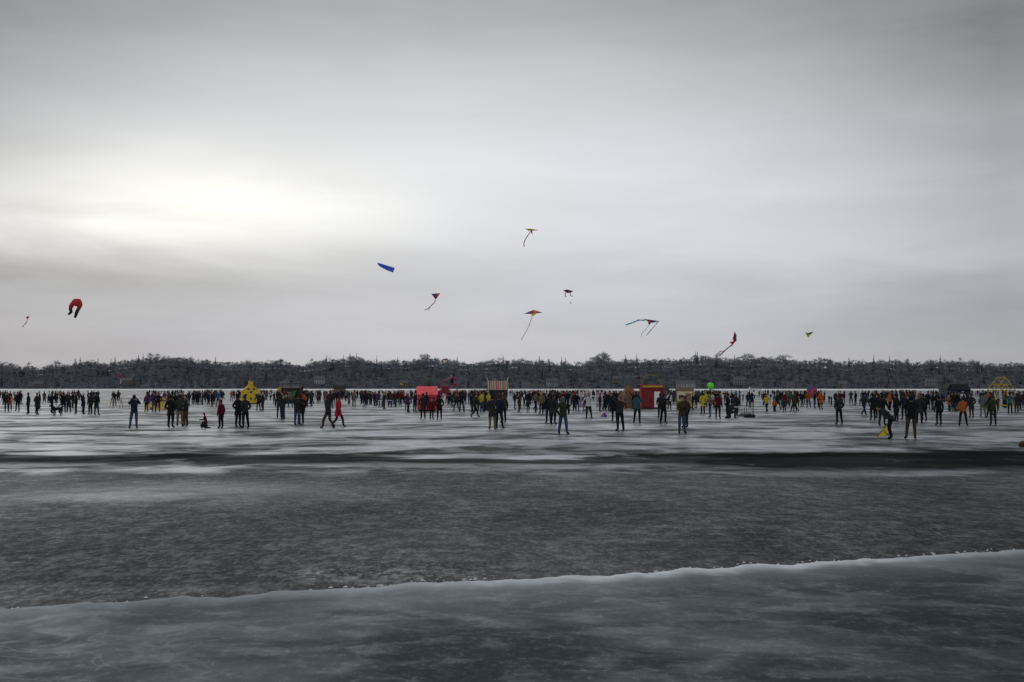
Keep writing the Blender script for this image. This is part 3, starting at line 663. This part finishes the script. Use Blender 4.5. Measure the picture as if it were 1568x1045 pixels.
for j in range(4):
    for k in range(n): a=j*n+k; b_=j*n+(k+1)%n; Fc.append((a,b_,b_+n,a+n)); mi.append(k%3)
for k in range(n): Fc.append((4*n+k,4*n+(k+1)%n,5*n)); mi.append(k%3)
mobj('shell',V,Fc,[cl['pink'],cl['blue'],cl['white']],e,mi=mi)

# ---------------------------------------------------------------- kites
kc={k:mat('kite_'+k,c,.6,.08,2) for k,c in dict(red=(.50,.03,.04),dred=(.26,.02,.03),yel=(.7,.5,.04),blue=(.03,.10,.60),navy=(.02,.03,.13),black=(.012,.012,.015),orange=(.65,.18,.03),purple=(.14,.03,.20),lblue=(.18,.5,.62),green=(.12,.5,.08),white=(.6,.6,.6),pink=(.5,.12,.2)).items()}
def kpt(b,row,dist): return Vector((( b-784)/F*dist,dist,hgt(row,dist)))
def ribbon(name,pts,w_,m,parent,o):
    V=[];Fc=[];pts=[Vector(p)-o for p in pts]
    fine=[]
    for i in range(len(pts)-1):
        for k in range(4): fine.append(pts[i].lerp(pts[i+1],k/4))
    fine.append(pts[-1])
    for _ in range(2): fine=[fine[0]]+[(fine[i-1]+fine[i]*2+fine[i+1])/4 for i in range(1,len(fine)-1)]+[fine[-1]]
    for i,p in enumerate(fine):
        t=(fine[min(i+1,len(fine)-1)]-fine[max(i-1,0)]).normalized(); s=t.cross(Vector((0,1,.0))).normalized()
        ww=w_*(.45+.55*abs(math.sin(i*1.1))); V+=[p-s*ww/2+Vector((0,.05*math.sin(i),0)),p+s*ww/2]
    for i in range(len(fine)-1): Fc.append((2*i,2*i+1,2*i+3,2*i+2))
    return mobj(name,V,Fc,m,parent)
def panel(name,pts,m,parent,o,dist):
    V=[kpt(b,r,dist)-o+Vector((0,dyy,0)) for (b,r,dyy) in pts]
    V2=[v+Vector((0,.02,0)) for v in V]; n=len(V)
    Fc=[tuple(range(n)),tuple(reversed(range(n,2*n)))]+[(i,(i+1)%n,n+(i+1)%n,n+i) for i in range(n)]
    return mobj(name,V+V2,Fc,m,parent)
def kite(name,c,dist,panels,tails,spars=()):
    o=kpt(c[0],c[1],dist); e=empty(name,o)
    for i,(col,pts) in enumerate(panels): panel('sail_%d'%i,pts,kc[col],e,o,dist)
    for i,(col,w_,pts) in enumerate(tails): ribbon('tail_%d'%i,[kpt(b,r,dist) for b,r in pts],w_,kc[col],e,o)
    for i,(a,b) in enumerate(spars):
        A=kpt(a[0],a[1],dist)-o+Vector((0,-.03,0)); B=kpt(b[0],b[1],dist)-o+Vector((0,-.03,0)); bars('spar_%d'%i,[(A,B)],.012,blk,e)
    return e
kite('delta_kite',(814,352),95,[('yel',[(804,350,0),(812,349,.3),(815,353,0),(812,354,0)]),('orange',[(812,349,.3),(824,352,0),(815,353,0)]),('red',[(812,354,0),(815,353,0),(816,359,.2)])],
 [('red',.07,[(812,355),(808,361),(804,367),(802,373),(803,378)])],[((804,350),(824,352))])
kite('streamer_kite',(590,409),90,[('blue',[(577,402,0),(582,403,.2),(592,408,.5),(603,409,.6),(601,417,.2),(590,413,.1),(581,408,0)]),('navy',[(577,402,0),(581,408,0),(579,406,-.2)])],[])
o=kpt(115,470,80); e=empty('trousers_kite',o)
def kp(b,r,dy=0): return kpt(b,r,80)-o+Vector((0,dy,0))
V=[];Fc=[]; tube_geo(V,Fc,[kp(117,458),kp(117,462),kp(116,466),kp(115,469)],[.19,.23,.22,.14],12); mobj('seat',V,Fc,kc['red'],e,smooth=True)
V=[];Fc=[]; tube_geo(V,Fc,[kp(113,461),kp(109,467),kp(107,473)],[.12,.13,.10],10); mobj('leg_upper_1',V,Fc,kc['red'],e,smooth=True)
V=[];Fc=[]; tube_geo(V,Fc,[kp(121,461),kp(122,467),kp(119,474)],[.11,.13,.10],10); mobj('leg_upper_2',V,Fc,kc['red'],e,smooth=True)
V=[];Fc=[]; tube_geo(V,Fc,[kp(107,473),kp(108,478),kp(104,482)],[.10,.09,.06],10); tube_geo(V,Fc,[kp(119,473),kp(116,480),kp(114,487)],[.10,.10,.06],10); tube_geo(V,Fc,[kp(108,463,.1),kp(105,469,.1),kp(104,475,.1)],[.05,.06,.03],8); mobj('leg_lower',V,Fc,kc['black'],e,smooth=True)
kite('small_diamond_kite',(41,487),90,[('red',[(39,486,0),(41,484,.1),(44,486,0),(41,489,0)]),('orange',[(39,486,0),(41,489,0),(40,487,-.1)])],[('black',.05,[(41,489),(40,494),(36,498),(34,501)])])
kite('diamond_kite',(667,453),90,[('red',[(660,450,0),(667,454,.2),(667,459,0)]),('dred',[(667,454,.2),(674,449,0),(667,459,0)]),('blue',[(660,450,0),(667,449,.3),(667,454,.2)]),('orange',[(667,449,.3),(674,449,0),(667,454,.2)])],[('red',.06,[(667,459),(664,465),(659,469),(655,473),(650,475)]),('white',.05,[(659,469),(656,476)])],[((667,449),(667,459))])
kite('rainbow_delta_kite',(817,479),88,[('blue',[(803,481,0),(810,477,.2),(812,481,0)]),('red',[(810,477,.2),(817,475,.3),(817,480,0),(812,481,0)]),('orange',[(817,475,.3),(823,477,.2),(822,480,0),(817,480,0)]),('navy',[(823,477,.2),(830,479,0),(822,480,0)]),('yel',[(812,481,0),(817,480,0),(822,480,0),(816,485,-.1)])],
 [('dred',.035,[(815,484),(813,491),(810,499),(806,508),(802,514),(798,521)])],[((803,481),(817,475)),((817,475),(830,479))])
kite('box_kite',(870,446),92,[('black',[(862,445,0),(869,443,.2),(870,448,0),(866,447,0)]),('purple',[(869,443,.2),(878,446,0),(873,449,0),(870,448,0)]),('dred',[(866,447,0),(873,448,0),(869,449,0)])],
 [('black',.06,[(867,448),(865,452),(867,455)]),('black',.06,[(873,449),(874,453),(877,454)]),('pink',.06,[(873,463),(875,465)])],[((862,445),(878,446))])
kite('long_tail_delta_kite',(997,492),85,[('dred',[(986,489,0),(998,490,.3),(997,495,0)]),('navy',[(998,490,.3),(1009,492,0),(1002,494,0),(997,495,0)]),('black',[(992,493,0),(997,495,0),(994,498,0)])],
 [('lblue',.10,[(988,491),(978,490),(970,494),(964,496),(958,498)]),('dred',.045,[(1009,492),(1002,500),(995,508),(990,514)]),('lblue',.035,[(995,497),(989,505),(983,510),(982,516)])],[((986,489),(1009,492))])
kite('sail_kite',(1123,521),75,[('dred',[(1125,508,0),(1129,513,.2),(1128,523,0),(1123,524,0)]),('red',[(1117,524,0),(1128,522,.2),(1122,529,0)]),('navy',[(1125,508,0),(1124,520,0),(1122,521,0)])],
 [('dred',.07,[(1122,528),(1115,533),(1108,539),(1102,545)]),('pink',.05,[(1108,539),(1103,538),(1100,542)])],[((1125,508),(1123,526))])
kite('green_triangle_kite',(1239,512),80,[('green',[(1233,509,0),(1239,510,.2),(1238,517,0)]),('black',[(1239,510,.2),(1246,508,0),(1238,517,0)]),('yel',[(1238,513,0),(1242,511,0),(1238,518,-.1)])],[])
kite('parafoil_kite',(681,552),120,[('purple',[(675,553,0),(678,550,.2),(684,549,.2),(688,552,0),(684,551,0),(679,552,0)]),('yel',[(679,552,0),(684,551,0),(682,554,0)])],[])
kite('delta_kite',(32,572),130,[('black',[(27,570,0),(33,568,.2),(39,571,0),(37,576,0),(32,573,0)])],[('black',.1,[(30,572),(29,577)])])
kite('delta_kite',(184,578),130,[('dred',[(181,575,0),(184,573,.2),(187,577,0),(184,580,0)])],[('white',.07,[(184,580),(186,584),(184,588)])])
dd=dist_of(670); o=Vector(at(1350,dd)); e=empty('yellow_stunt_kite',o)
mobj('sail',[(-.25,0,.02),(.30,.1,.62),(.08,.05,.30),(.25,.0,.10)],[(0,2,1),(0,3,2),(2,3,1)],kc['yel'],e); bars('spar',[((-.25,-.02,.02),(.30,.08,.62)),((.08,.03,.3),(.25,-.02,.1))],.012,blk,e)

# ---------------------------------------------------------------- camera
cd=bpy.data.cameras.new('camera'); cd.lens=50; cd.sensor_width=36; cd.clip_end=6000; cd.clip_start=.1
co=bpy.data.objects.new('camera',cd); C.objects.link(co); co.location=(0,0,CAMH)
co.rotation_euler=(math.radians(90)+math.atan(72.5/F),0,0); scene.camera=co
